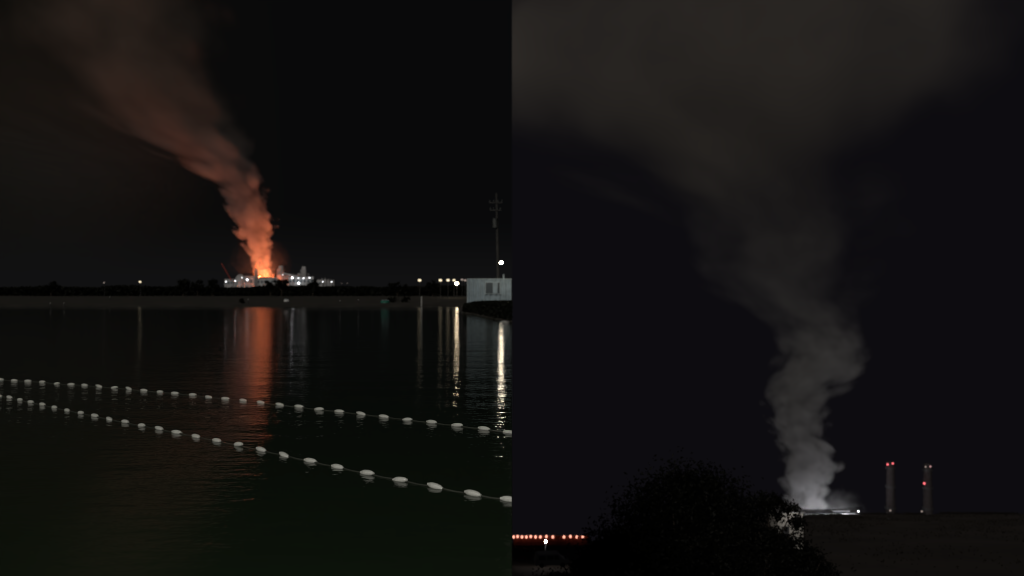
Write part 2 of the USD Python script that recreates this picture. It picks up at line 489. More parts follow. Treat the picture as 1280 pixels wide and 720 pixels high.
# grass and low scrub on the bank below the hut
r = np.random.default_rng(31)
gx = -r.random(26000) * 6.6 - 0.03
gy = 66 + r.random(26000) * 38
ok = (gy > shore(gx) + 0.2) & (gy < 104.6)
gx, gy = gx[ok], gy[ok]
gz = land_h(gx, gy) + r.random(len(gx)) * (0.28 + 0.30 * sstep(70, 100, gy))
obj('bank_scrub', leaves(np.stack([gx, gy, gz], -1), 0.16, r), M['grass'], label='dark grass and scrub on the bank below the hut', category='grass', kind='stuff')
for px, py, w, lab in ((490, 379, 2.2, 'small dark bush on the far shore just right of the green boat'), (507, 379, 2.0, 'small dark bush on the far shore between boat and mooring post')):
    p = P(px, py, 172); p[2] = float(land_h(p[0], p[1]))
    tree('shore_bush', lab, 'bush', p, [(0, 0, 0.6, w / 2, w / 2, 0.6)], 500, 0.16, M['leaf'], int(px), 0.05, 0.2, None, 4)

# ---------------------------------------------------------------- hut
HD = 105.0
x0, x1 = P(584, 366, HD)[0], -0.03
zb, zt = P(584, 383, HD)[2], P(584, 349.2, HD)[2]
hut = thing('hut', 'pale grey ribbed cabin with a small window on the lake bank', 'hut', ((x0 + x1) / 2, HD, zb))
W, H, DEP = x1 - x0, zt - zb, 2.5
# ribbed front, built of ribs round the window opening
wx0, wx1 = P(606.5, 366, HD)[0] - (x0 + x1) / 2, P(625.5, 366, HD)[0] - (x0 + x1) / 2
wz0, wz1 = P(600, 367.2, HD)[2] - zb, P(600, 352.6, HD)[2] - zb


def ribbed(xa, xb, za, zc, y=0.0, period=0.66, depth=0.11):
    n = max(1, round((xb - xa) / period))
    pr = (xb - xa) / n
    line = []
    for k in range(n):
        a = xa + k * pr
        line += [(a, 0), (a + pr * 0.42, 0), (a + pr * 0.5, -depth), (a + pr * 0.92, -depth)]
    line.append((xb, 0))
    q = np.array(line)
    v = np.vstack([np.c_[q[:, 0], y + q[:, 1], np.full(len(q), za)], np.c_[q[:, 0], y + q[:, 1], np.full(len(q), zc)]])
    m = len(q)
    i = np.arange(m - 1)
    return trimesh.Trimesh(v, np.vstack([np.c_[i, i + 1, i + m + 1], np.c_[i, i + m + 1, i + m]]), process=False)


obj('wall', cat(ribbed(-W / 2, wx0, 0, H), ribbed(wx1, W / 2, 0, H), ribbed(wx0, wx1, 0, wz0), ribbed(wx0, wx1, wz1, H),
                box(W, 0.04, H, (0, DEP, H / 2)), box(0.04, DEP - 0.1, H, (-W / 2 + 0.03, DEP / 2, H / 2)), box(0.04, DEP - 0.1, H, (W / 2 - 0.03, DEP / 2, H / 2))), M['paint'], hut)
obj('roof', box(W + 0.02, DEP + 0.3, 0.10, (-0.012, DEP / 2 - 0.02, H + 0.053)), M['trim'], hut)
obj('corner_post', box(0.16, 0.16, H - 0.02, (-W / 2 + 0.06, -0.06, H / 2)), M['trim'], hut)
win = obj('window', cat(box(wx1 - wx0, 0.09, 0.09, ((wx0 + wx1) / 2, -0.045, wz1 - 0.045)), box(0.09, 0.09, wz1 - wz0 - 0.1, (wx0 + 0.045, -0.045, (wz0 + wz1) / 2)),
                        box(0.09, 0.09, wz1 - wz0 - 0.1, (wx1 - 0.045, -0.045, (wz0 + wz1) / 2))), M['trim'], hut)
pw = (wx1 - wx0)
obj('pane', box(pw * 0.46, 0.02, wz1 - wz0 - 0.16, (wx0 + 0.1 + pw * 0.22, 0.0, (wz0 + wz1) / 2)), M['glass'], win)
obj('pane', box(pw * 0.12, 0.02, wz1 - wz0 - 0.16, (wx1 - 0.1 - pw * 0.06, 0.0, (wz0 + wz1) / 2)), M['glass'], win)
obj('shutter', box(pw * 0.30, 0.04, wz1 - wz0 - 0.15, (wx0 + 0.1 + pw * 0.60, -0.015, (wz0 + wz1) / 2)), M['paint'], win)
obj('sill', box(pw + 0.2, 0.2, 0.08, ((wx0 + wx1) / 2, -0.1, wz0 - 0.01)), M['trim'], win)
vx = P(629.5, 366, HD)[0] - (x0 + x1) / 2
obj('roof_vent', cat(cyl(0.10, 0.45, (vx, 0.35, H + 0.1)), lathe([(0, 0.12), (0.17, 0), (0, -0.01)], 14).apply_translation([vx, 0.35, H + 0.6])), M['trim'], hut)

# utility pole with its lamp
UD = 108.6
pb = P(623.5, 366, UD); zg = float(land_h(pb[0], UD))
pt = P(620.5, 241.5, UD)
up = thing('utility_pole', 'tall utility pole with crossarms and a lit lamp standing behind the cabin', 'utility pole', (pb[0], UD, zg))
lp = P(626.5, 328.5, 101.5) - np.array([pb[0], UD, zg])
hp = pt[2] - zg
dx = pt[0] - pb[0]
obj('pole', taper([(0, 0, -0.5), (dx * 0.5, 0, hp * 0.5), (dx, 0, hp)], [0.24, 0.2, 0.15], 10), M['pole'], up, smooth=40)
for py, xa, xb in ((253.5, 611.5, 628), (263, 612.5, 626)):
    z = P(620, py, UD)[2] - zg
    a, b = P(xa, py, UD)[0] - pb[0], P(xb, py, UD)[0] - pb[0]
    arm = obj('crossarm', box(b - a, 0.14, 0.16, ((a + b) / 2, -0.2, z)), M['pole'], up)
    for f in (0.04, 0.34, 0.66, 0.96):
        obj('insulator', lathe([(0, 0.3), (0.05, 0.28), (0.07, 0.2), (0.05, 0.16), (0.08, 0.1), (0.05, 0.0), (0, 0)], 10).apply_translation([a + (b - a) * f, -0.2, z + 0.08]), M['ceramic'], arm)
z = P(620, 280, UD)[2] - zg
obj('transformer', cat(cyl(0.33, 1.15, (-0.52, -0.2, z - 0.5)), cyl(0.36, 0.06, (-0.52, -0.2, z + 0.655)), box(0.3, 0.1, 0.1, (-0.2, -0.1, z))), M['ceramic'], up, smooth=40)
obj('lamp_arm', taper([(0, 0, lp[2] - 0.3), (lp[0] * 0.3, lp[1] * 0.4, lp[2] + 0.35), (lp[0], lp[1] + 0.35, lp[2] + 0.33)], [0.06, 0.05, 0.045], 8), M['dark'], up)
obj('lamp_head', box(0.36, 0.7, 0.14, (lp[0], lp[1], lp[2] + 0.31)), M['dark'], up)
obj('bulb', ball(0.22, lp, 2, 0.85), LAMP['hut'], up)

# ---------------------------------------------------------------- small things on the shore
def at_land(px, d_):
    p = P(px, 370, d_); p[2] = float(land_h(p[0], p[1])); return p


for px, d_, h, rad, lab in ((527, 143.5, 1.7, 0.16, 'tall pale mooring post standing at the water edge below the street lamps'), (310, 158, 0.85, 0.1, 'short pale post below the fire beside a dark figure-sized shrub'),
                            (63, 150, 0.6, 0.09, 'leftmost of the short faint posts on the far left shore'), (80, 150, 0.55, 0.09, 'second short faint post on the far left shore'),
                            (137.5, 230, 0.8, 0.1, 'faint post high on the far left shore, below the white lamp'), (425, 165, 0.55, 0.09, 'short faint post between plant and green boat'),
                            (448, 172, 0.7, 0.09, 'short faint post just left of the green boat')):
    p = P(px, 370, d_); p[2] = max(float(land_h(p[0], p[1])), -0.4)
    t = thing('mooring_post', lab, 'post', p)
    obj('shaft', taper([(0, 0, -0.4), (0, 0, h * 0.5), (0.02, 0, h)], [rad, rad * 0.95, rad * 0.85], 10), M['stone' if px == 527 else 'pole'], t, smooth=40)
    obj('cap', lathe([(0, 0.08), (rad * 0.7, 0.06), (rad * 1.15, 0.0), (rad * 1.15, -0.08), (0, -0.08)], 12).apply_translation([0.02, 0, h]), M['stone'], t)
p = at_land(303.5, 158)
tree('shore_shrub', 'upright dark shrub beside the short pale post below the fire', 'bush', p, [(0, 0, 0.7, 0.5, 0.5, 0.65)], 420, 0.14, M['leaf'], 5, 0.04, 0.14, None, 3)


def boat(label, px, d_, length, mat, rz):
    p = at_land(px, d_)
    t = thing('rowing_boat', label, 'boat', (p[0], p[1], p[2] + 0.02), rz)
    rows = []
    for s in np.linspace(-1, 1, 13):
        w = 0.62 * (1 - abs(s) ** 2.6) + 0.03
        hgt = 0.55 * (1 - 0.25 * s * s)
        rows.append([(s * length / 2, w * math.cos(a), hgt * math.sin(a)) for a in np.linspace(0, PI, 9)])
    v = np.array(rows).reshape(-1, 3)
    f = []
    for i in range(12):
        for j in range(8):
            q = i * 9 + j
            f += [[q, q + 1, q + 10], [q, q + 10, q + 9]]
    obj('hull', trimesh.Trimesh(v, f, process=False), mat, t, smooth=50)
    obj('keel', box(length * 0.86, 0.06, 0.07, (0, 0, 0.56)), M['trim'], t)


boat('small green rowing boat lying upturned on the far shore', 481.5, 163, 1.7, M['green'], 0.15)
boat('small pale boat lying upturned on the shore below the plant towers', 358, 190, 1.3, M['white'], -0.3)
p = P(638.6, 383, 80.0)
zb2 = float(land_h(p[0], 80.0))
t = thing('bank_marker', 'thin white marker post at the right end of the bank', 'post', (p[0], 80.0, zb2))
obj('shaft', cyl(0.06, p[2] - zb2 + 0.3, (0, 0, -0.3), 12), M['white'], t)
obj('cap', ball(0.066, (0, 0, p[2] - zb2), 1), M['trim'], t)
p = on_water(631, 404.5)
m = ball(0.42, (0, 0, 0), 3, 0.45)
m.vertices += (meshkit.fbm(m.vertices * 4, 3)[:, None] - 0.5) * 0.2
m.apply_translation([p[0], p[1] + 0.3, 0.05])
obj('shore_rock', m, M['stone'], smooth=40, label='pale flat rock at the water edge below the white marker', category='rock')


# ---------------------------------------------------------------- street lamps on the far shore
def street_lamp(px, py, d_, rad, mat, label, group=None):
    p = at_land(px, d_)
    top = P(px, py, d_)
    h = top[2] - p[2]
    t = thing('street_lamp', label, 'street lamp', p, 0, group)
    obj('pole', taper([(0, 0.5, -0.3), (0, 0.5, h * 0.6), (0, 0.5, h + 0.3)], [0.12, 0.09, 0.07]), M['dark'], t)
    obj('lamp_arm', rod((0, 0.5, h + 0.25), (0, -0.1, h + rad * 0.9 + 0.1), 0.05), M['dark'], t)
    obj('lamp_head', cat(lathe([(0, rad * 0.55), (rad * 0.6, rad * 0.4), (rad * 1.1, 0.0), (rad * 1.1, -0.04), (0, -0.04)], 14)).apply_translation([0, 0, h + rad * 0.72]), M['dark'], t)
    obj('bulb', ball(rad, (0, 0, h), 2, 0.8), mat, t)
    return t


GL = 'street lamps along the far shore road'
street_lamp(524.5, 350.3, 300, 0.62, LAMP['street'], 'lit street lamp standing alone, leftmost of the row left of the cabin', GL)
street_lamp(550.5, 350.3, 300, 0.62, LAMP['street'], 'lit street lamp second in the row left of the cabin', GL)
street_lamp(560, 350.2, 302, 0.62, LAMP['street'], 'lit street lamp in the middle of the row left of the cabin', GL)
street_lamp(567.5, 350.3, 300, 0.55, LAMP['street'], 'lit street lamp just above the lowest bright one left of the cabin', GL)
street_lamp(571, 354.3, 290, 0.6, LAMP['street_strong'], 'brightest and lowest street lamp in the row, mirrored as a long streak', GL)
street_lamp(577.5, 349.6, 330, 0.5, LAMP['dim'], 'dim pinkish street lamp right beside the cabin corner', GL)
street_lamp(581.5, 350.4, 330, 0.5, LAMP['dim'], 'dimmest street lamp, touching the cabin corner', GL)
street_lamp(175, 352.3, 350, 0.5, LAMP['street'], 'single small white lamp far left on the tree line', None)
street_lamp(130, 353.4, 360, 0.3, LAMP['dim'], 'faint tiny lamp far left, left of the single white one', None)

# ---------------------------------------------------------------- burning plant
PD = 1490.0
S = PD / FPX
ZG = 4.0


def bpx(xa, xb, ytop, dy=0.0):
    """(centre x, width, height above the plant's ground, distance) of a building seen between the pixels."""
    a, b, t_ = P(xa, 366, PD + dy)[0], P(xb, 366, PD + dy)[0], P(xa, ytop, PD + dy)[2]
    return (a + b) / 2, b - a, t_ - ZG, PD + dy


def hall(label, xa, xb, ytop, dy=0, depth=14.0, bays=5, gable=2.2):
    cx, w, h, y = bpx(xa, xb, ytop, dy)
    t = thing('plant_hall', label, 'building', (cx, y, ZG), 0)
    he = h - gable
    obj('wall', cat(box(w, depth, he, (0, depth / 2, he / 2)), box(w + 0.3, 0.3, 0.6, (0, -0.1, 0.3))), M['cladding'], t)
    rf = trimesh.Trimesh([(-w / 2 - .4, -.5, he), (w / 2 + .4, -.5, he), (w / 2 + .4, depth + .5, he), (-w / 2 - .4, depth + .5, he), (-w / 2 - .4, depth / 2, h), (w / 2 + .4, depth / 2, h)],
                         [(0, 1, 5), (0, 5, 4), (2, 3, 4), (2, 4, 5), (1, 2, 5), (3, 0, 4), (0, 2, 1), (0, 3, 2)], process=False)
    obj('roof', rf, M['roofing'], t)
    for k in range(bays):
        x = -w / 2 + (k + 0.5) * w / bays
        f = obj('window', box(w / bays * 0.6, 0.24, he * 0.22, (x, -0.02, he * 0.72)), M['trim'], t)
        obj('pane', box(w / bays * 0.5, 0.3, he * 0.16, (x, -0.03, he * 0.72)), M['glass'], f)
    obj('door', box(min(3.5, w * 0.2), 0.3, min(4, he * 0.5), (w * 0.22, -0.04, min(4, he * 0.5) / 2)), M['dark'], t)
    return t


def tower(label, xa, xb, ytop, dy=0, floors=5, mat='concrete'):
    cx, w, h, y = bpx(xa, xb, ytop, dy)
    t = thing('process_tower', label, 'tower', (cx, y, ZG), 0)
    obj('tower_shaft', box(w * 0.8, w * 0.8, h * 0.88, (0, w * 0.45, h * 0.44)), M[mat], t)
    for k in range(floors):
        obj('platform', box(w, w, 0.6, (0, w * 0.45, h * 0.88 * (k + 1) / floors - 0.2)), M['concrete'], t)
    for sx in (-1, 1):
        obj('column', box(0.8, 0.8, h * 0.88, (sx * w * 0.46, -w * 0.02, h * 0.44)), M['concrete'], t)
    obj('head_house', cat(box(w * 0.62, w * 0.6, h * 0.12, (w * 0.06, w * 0.45, h * 0.945)), cyl(w * 0.1, h * 0.06, (-w * 0.3, w * 0.4, h * 0.885))), M['cladding'], t)
    return t


def lamp_post(px, py, rad, mat, label, d_=PD - 9, group='floodlights at the burning plant'):
    p = P(px, py, d_)
    t = thing('floodlight', label, 'floodlight', (p[0], p[1], ZG), 0, group)
    h = p[2] - ZG
    obj('pole', taper([(0, rad + 0.4, -1), (0, rad + 0.4, h * 0.6), (0, rad + 0.4, h + 0.5)], [0.28, 0.22, 0.16]), M['dark'], t)
    obj('lamp_head', box(rad * 2.1, 0.5, rad * 1.6, (0, rad + 0.3, h)), M['dark'], t)
    obj('bulb', ball(rad, (0, 0, h), 2, 0.9), mat, t)


# domed store at the left
cx, w, h, y = bpx(289.5, 306, 342.6, -4)
t = thing('storage_dome', 'pale domed store at the left end of the burning plant', 'building', (cx, y + w / 2, ZG))
prof = [(w / 2, 0), (w / 2, h * 0.25)] + [(w / 2 * math.cos(a), h * 0.25 + h * 0.75 * math.sin(a)) for a in np.linspace(0.1, PI / 2, 10)]
prof[-1] = (0, h)
obj('shell', lathe(prof, 32), M['cladding'], t, smooth=40)
for k in range(12):
    a = 2 * PI * k / 12
    obj('rib', taper([(1.012 * r_ * math.cos(a), 1.012 * r_ * math.sin(a), z_ * 1.005) for r_, z_ in prof[1:-1]], [0.28] * (len(prof) - 2), 5), M['concrete'], t)
obj('door', box(4, 0.6, 4.5, (0, -w / 2 - 0.05, 2.25)), M['dark'], t)
hall('long low hall left of the domed store', 280.5, 291, 348.2, 6, 12, 3, 1.2)
hall('wide hall between domed store and fire', 305, 323, 344.2, 2, 16, 5)
hall('low hall directly in front of the fire', 317, 346, 346.6, -8, 7, 7, 1.2)
hall('hall right of the fire between the two towers', 350, 376, 343.2, 4, 14, 6)
hall('lit hall around the right tower', 361, 392, 345.2, -5, 8, 7, 1.5)
hall('low dim hall right of the right tower', 386, 402, 349.0, 3, 10, 4, 1.2)
tower('left lit tower of the burning plant, right beside the fire', 346, 354, 332.3, 3, 5)
tower('right lit tower of the burning plant', 375.5, 382.5, 333.2, 6, 6)
tower('squat dark process frame left of the fire', 318.4, 322, 335.5, -9, 4, 'roofing')
cx, w, h, y = bpx(371.5, 387, 341.5, 10)
hall('shoulder building behind the right tower', 372, 386, 341.2, 12, 10, 3, 1.0)
k = 0
for px, ww, top, lab in ((402.8, 3.4, 347.5, 'leftmost silo at the right end of the plant'), (406.6, 3.4, 347.2, 'second silo at the right end of the plant'), (410.4, 3.2, 348.4, 'third silo at the right end of the plant'),
                         (413.8, 3.0, 348.9, 'fourth silo at the right end of the plant'), (417, 2.8, 349.4, 'rightmost and lowest silo of the plant')):
    cx, w, h, y = bpx(px - ww / 2, px + ww / 2, top, 0)
    t = thing('storage_silo', 'pale round silo, ' + lab, 'silo', (cx, y, ZG), 0, 'silos at the right end of the plant')
    obj('shell', cyl(w / 2, h * 0.86, (0, 0, 0), 24), M['cladding'], t, smooth=30)
    obj('roof', lathe([(w / 2 + 0.2, h * 0.86), (0.8, h * 0.97), (0.8, h), (0, h)], 24), M['roofing'], t, smooth=30)
    for q in (0.3, 0.58):
        obj('hoop', lathe([(w / 2, h * q - .2), (w / 2 + .18, h * q - .2), (w / 2 + .18, h * q + .2), (w / 2, h * q + .2)], 24), M['concrete'], t)
# conveyor gallery down from the left tower
a, b = P(354, 341.5, PD - 2), P(372, 346, PD - 2)
t = thing('conveyor_gallery', 'sloping conveyor gallery running down from the left tower', 'conveyor', (a[0], PD - 2, ZG))
L_, dz_ = b[0] - a[0], b[2] - a[2]
obj('gallery', box(math.hypot(L_, dz_), 3, 2.6, (L_ / 2, 0, a[2] - ZG + dz_ / 2), ry=-math.atan2(dz_, L_)), M['cladding'], t)
for f in (0.3, 0.7):
    hz = a[2] - ZG + dz_ * f - 1.3
    obj('trestle', cat(rod((L_ * f - 1.5, 0, 0), (L_ * f, 0, hz), 0.3), rod((L_ * f + 1.5, 0, 0), (L_ * f, 0, hz), 0.3)), M['concrete'], t)
# crane
a, b, c = P(277, 329.3, PD - 15), P(286.3, 343.5, PD - 15), P(289.5, 351, PD - 15)
t = thing('crawler_crane', 'red lattice crane with raised jib left of the domed store', 'crane', (c[0], PD - 15, ZG))
o = np.array([c[0], PD - 15, ZG])
a, b, c = a - o, b - o, c - o
dirv = (c - a) / np.linalg.norm(c - a); nrm = np.array([-dirv[2], 0, dirv[0]])
seg = []
for off in ((0.9, 0.9), (0.9, -0.9), (-0.9, 0.9), (-0.9, -0.9)):
    q = nrm * off[0] + np.array([0, off[1], 0])
    seg.append(rod(a + q * 0.4, c + q, 0.22, 5))
NB = 16
for i in range(NB):
    u0, u1 = i / NB, (i + 1) / NB
    for sy in (-0.9, 0.9):
        s0, s1 = (0.4 + 0.6 * u0), (0.4 + 0.6 * u1)
        sg = 1 if i % 2 else -1
        seg.append(rod(a + (c - a) * u0 + (nrm * 0.9 * sg + [0, sy, 0]) * s0, a + (c - a) * u1 + (-nrm * 0.9 * sg + [0, sy, 0]) * s1, 0.13, 4))
obj('jib', cat(*seg), M['red_paint'], t)
obj('cab', cat(box(5, 4, 3.4, (1.5, 0, 3.6)), box(2, 2, 2.4, (-1.6, -1.6, 3.2))), M['red_paint'], t)
for sy in (-2, 2):
    obj('crawler_track', trimesh.creation.box([8, 1.2, 1.8]).apply_translation([0.5, sy, 0.9]), M['rubber'], t)
obj('hoist_rope', rod(a, (a[0] - 0.3, 0, a[2] - 9), 0.08, 4), M['dark'], t)

for px, py, rad, mat, lab in ((282.3, 352.2, 1.0, 'plant', 'small white floodlight at the far left of the plant below the crane'), (294, 351.2, 1.1, 'plant', 'white floodlight in front of the pale dome'),
                              (309, 349.8, 1.7, 'plant', 'largest white floodlight, left of the fire'), (302.5, 347.0, 0.7, 'plant', 'small floodlight at the right side of the dome'),
                              (365.4, 347.2, 1.45, 'plant_big', 'bright floodlight left of the right tower'), (373.2, 347.6, 0.9, 'plant', 'floodlight at the left foot of the right tower'),
                              (379.6, 347.6, 1.1, 'plant', 'floodlight at the foot of the right tower'), (387, 347.2, 1.1, 'plant', 'floodlight at the right end of the tower hall'),
                              (373.4, 354.0, 1.6, 'plant_big', 'bright low floodlight below the right tower, at the tree tops'), (403.6, 352.2, 0.8, 'plant', 'floodlight at the leftmost silo'),
                              (414.5, 352.3, 0.9, 'plant', 'floodlight among the right silos'), (353.5, 343.6, 0.6, 'plant', 'small floodlight at the foot of the left tower'),
                              (366.3, 342.2, 0.5, 'dim', 'faint reddish lamp on the hall roof between the towers'), (427, 354.2, 0.55, 'dim', 'faint lamp right of the silos'), (434, 354.0, 0.55, 'dim', 'faintest lamp farthest right of the silos')):
    lamp_post(px, py, rad, LAMP[mat], lab)

# the fire itself: a bed of burning stock and tongues of flame above it
g = Graph()
pos = g.add('geometry')('position')
nn = g.add('noise_texture', vector=pos, scale=0.11, detail=3.0, roughness=0.6)('fac')
em = g.math('multiply', g.smooth(nn, 0.34, 0.66), 0.085)
flame_mat = g.make('flame_gas', volume=g.add('principled_volume', color=(0.5, 0.4, 0.3), density=0.004, emission_strength=em, emission_color=(1.0, 0.19, 0.022))('volume'))
fire = thing('fire', 'orange blaze rising at the middle of the plant across the lake', 'fire', (P(331, 366, FIRE_D)[0], FIRE_D + 2, ZG))
fx = fire.GetAttribute('xformOp:translate').Get()[0]
bed = box(44, 16, 7.0, (0, 0, 4.0))
bed = bed.subdivide().subdivide().subdivide()
bed.vertices += (meshkit.fbm(bed.vertices * 0.2, 3)[:, None] - 0.5) * 3.0
obj('burning_bed', bed, glow('burning_bed_glow', (1.0, 0.20, 0.07), 480.0), fire, smooth=True)
r = np.random.default_rng(77)
for px, wpx, top in ((318, 8, 332), (323, 11, 319), (328, 11, 322), (334, 11, 331), (340, 9, 340), (345, 7, 343)):
    b0 = P(px, 352, FIRE_D); t0 = P(px - 2, top, FIRE_D)
    x_, h_ = b0[0] - fx, t0[2] - ZG
    m = lathe([(0, 0), (0.8, 0.05), (1.0, 0.2), (0.9, 0.42), (0.62, 0.66), (0.3, 0.86), (0, 1.0)], 16)
    m = m.subdivide().subdivide()
    m.apply_scale([wpx * S / 2, 7.0, h_])
    ph = r.random() * 6
    m.vertices[:, 0] += 0.06 * h_ * np.sin(m.vertices[:, 2] * 0.16 + ph) * (m.vertices[:, 2] / h_)
    m.vertices += (meshkit.fbm(m.vertices * 0.25 + ph, 3)[:, None] - 0.5) * np.array([3, 3, 1.5]) * (m.vertices[:, 2:] / h_)
    m.apply_translation([x_, -1.0, 0])
    obj('flame', m, flame_mat, fire)

# ---------------------------------------------------------------- valley side
def on_hill(px, d_):
    p = P(px, 640, d_); p[2] = float(hill_h(np.array(p[0]), np.array(d_))); return p


# scrub over the hillside: low tufts, thickest along the crest and in the dark west
r = np.random.default_rng(41)
n = 60000
sx, sy = r.random(n) * 330 + 0.5, 90 + 316 * r.random(n) ** 0.6
crest = r.random(n) < 0.3
sy = np.where(crest, 396 + 6 * r.random(n), sy)
keep = meshkit.fbm(np.stack([sx * 0.06, sy * 0.03, 0 * sx], -1), 3, 8) > np.where(crest, 0.40, 0.52 - 0.14 * (sx / sy < 0.2))
sx, sy = sx[keep], sy[keep]
tuft = 0.5 + 0.9 * meshkit.fbm(np.stack([sx * 0.2, sy * 0.2, 0 * sx], -1), 2, 14)
sz = hill_h(sx, sy) + r.random(len(sx)) * tuft
obj('hill_scrub', leaves(np.stack([sx, sy, sz], -1), 0.26, r), leafy('dry_scrub', (0.032, 0.027, 0.021)), label='low dark scrub scattered over the valley hillside', category='scrub', kind='stuff')

# two stacks with red obstruction lights beyond the crest
for px, ytop, wpx, lab, lights in ((1113, 577.5, 11, 'left tall pale stack with two red lights at its top, beyond the hillside crest', ((1109.5, 580.5, 'beacon', 0.50), (1116, 579.3, 'beacon', 0.46))),
                                   (1159.5, 580, 11, 'right tall pale stack with a red light partway up, beyond the hillside crest', ((1157, 583.5, 'dim', 0.36), (1163, 583.2, 'pale_beacon', 0.42), (1155.4, 604.3, 'beacon', 0.55)))):
    d_ = 432.0
    s = d_ / FPX
    top = P(px, ytop, d_); zb3 = P(px, 660, d_)[2]
    h = top[2] - zb3
    t = thing('industrial_stack', lab, 'chimney', (top[0], d_, zb3))
    R0 = wpx * s / 2
    obj('shaft', lathe([(R0 * 1.1, 0), (R0 * 0.92, h * 0.5), (R0 * 0.8, h), (R0 * 0.62, h), (R0 * 0.62, h - 1.5), (0, h - 1.5)], 28), M['stack'], t, smooth=35)
    for q in (0.3, 0.62, 0.9):
        rr = R0 * (1.1 - 0.3 * q)
        obj('gallery', lathe([(rr * 0.98, h * q - .15), (rr + 0.55, h * q - .15), (rr + 0.55, h * q + 0.9), (rr + 0.47, h * q + 0.9), (rr + 0.47, h * q + .05), (rr * 0.98, h * q + .05)], 24), M['dark'], t)
    obj('ladder', cat(rod((-0.25, -R0 * 1.14, 0), (-0.25, -R0 * 0.84, h), 0.05, 5), rod((0.25, -R0 * 1.14, 0), (0.25, -R0 * 0.84, h), 0.05, 5)), M['dark'], t)
    for lx, ly, mt, rad in lights:
        q = P(lx, ly, d_ - R0 - 0.6) - np.array([top[0], d_, zb3])
        lb = obj('beacon', ball(rad, q, 2, 1.25), LAMP[mt], t)
        obj('bracket', rod(q, (q[0] * 0.8, -R0 * 0.7, q[2] - 0.4), 0.08, 6), M['dark'], lb)
for px, py, lab in ((1113, 638.2, 'small pale lamp at the foot of the left stack'), (1152.3, 639.2, 'small pale lamp at the foot of the right stack')):
    p = P(px, py, 398.0); zz_ = float(hill_h(np.array(p[0]), np.array(398.0)))
    t = thing('crest_lamp', lab, 'lamp', (p[0], 398.0, zz_))
    obj('pole', cyl(0.08, max(0.3, p[2] - zz_), (0, 0.3, 0), 8), M['dark'], t)
    obj('bulb', ball(0.42, (0, 0, p[2] - zz_), 2), LAMP['dim'], t)

# lit works just behind the crest, under the smoke
cr = P(1040, 639.0, 412.0)
t = thing('valley_works', 'long low pale works roof showing along the crest under the smoke', 'building', (P(1040, 639, 412)[0], 412.0, cr[2] - 9.3))
wl = P(1074, 639, 412)[0] - P(1004, 639, 412)[0]
obj('wall', box(wl, 7, 8.0, (0, 3.5, 4.0)), M['cladding'], t)
obj('roof', cat(box(wl + 0.6, 7.6, 0.4, (0, 3.5, 8.2)), box(wl * 0.3, 3, 0.7, (wl * 0.2, 3.5, 8.7))), M['tar'], t)
for k in range(6):
    obj('window', box(wl / 6 * 0.6, 0.2, 2.0, (-wl / 2 + (k + 0.5) * wl / 6, -0.03, 5.4)), M['glass'], t)
for px, py, lab, dd in ((1008, 639.0, 'leftmost white lamp on the crest at the smoke foot', 407), (1022, 638.4, 'white lamp on the crest inside the smoke foot', 419), (1036, 637.6, 'white lamp on the crest just right of the smoke column', 407),
                        (1048, 637.2, 'middle white lamp of the bright crest line', 419), (1061, 637.2, 'white lamp second from the right end of the bright crest line', 407), (1073, 636.2, 'rightmost white lamp, at the end of the bright crest line', 410)):
    p = P(px, py + (7.5 if px < 1070 else 3.0), dd)
    t = thing('works_lamp', lab, 'lamp', (p[0], p[1], p[2] - 8), 0, 'white lamps along the crest')
    obj('pole', taper([(0, 0.5, 0), (0, 0.5, 4), (0, 0.5, 7.9)], [0.12, 0.1, 0.08]), M['dark'], t)
    obj('bulb', ball(0.34, (0, 0, 8), 2), LAMP['valley' if px < 1070 else 'valley_end'], t)

# red-lit wall with its lamps at the left
d_ = 338.0
s = d_ / FPX
pl_, pr_ = on_hill(641, d_), on_hill(737, d_)
zr = P(690, 671.0, d_)[2]
t = thing('red_lit_wall', 'long low brick building front under a row of red lamps', 'wall', ((pl_[0] + pr_[0]) / 2, d_, zr - 2.2))
wl = pr_[0] - pl_[0] - 0.3
obj('wall_face', box(wl, 0.5, 4.0, (0, 0.25, 0.6)), M['redwall'], t)
obj('coping', box(wl + 0.1, 0.8, 0.25, (0, 0.2, 2.72)), M['roofing'], t)
for k in range(13):
    obj('pilaster', box(0.35, 0.2, 3.9, (-wl / 2 + 0.3 + k * (wl - 0.6) / 12, -0.09, 0.6)), M['redwall'], t)
wx_ = (pl_[0] + pr_[0]) / 2
RED = [642, 647, 652.5, 658, 663.5, 669.5, 675.5, 683, 691, 705, 713, 721, 728.5]
for i, px in enumerate(RED):
    p = P(px, 671.2 - 0.6 * (i % 3 == 1), d_ - 0.55)
    where = ('at the seam end, leftmost' if i == 0 else 'rightmost' if i == len(RED) - 1 else ORD[i] + ' from the left')
    if px == 691: where = 'just left of the gap in the row'
    if px == 705: where = 'just right of the gap in the row'
    t = thing('red_wall_lamp', 'small red lamp on the long brick front, ' + where, 'lamp', p, 0, 'red lamps along the brick front')
    obj('bulb', ball(0.46, (0, 0, 0), 2, 1.35), LAMP['red'], t)
    obj('bracket', rod((0, 0, 0.4), (0, 0.6, 0.8), 0.06, 6), M['dark'], t)
p = P(682, 676.8, 138)
zz_ = float(hill_h(np.array(p[0]), np.array(138.0)))
t = thing('slope_lamp', 'bright white lamp just below the row of red lamps', 'street lamp', (p[0], 138, min(zz_, p[2] - 3)))
obj('pole', taper([(0, 0.6, -0.5), (0, 0.6, 2), (0, 0.6, p[2] - min(zz_, p[2] - 3) + 0.3)], [0.12, 0.1, 0.08]), M['dark'], t)
obj('bulb', ball(0.19, (0, 0, p[2] - min(zz_, p[2] - 3)), 2), LAMP['white'], t)
p = P(757, 676.5, 300)
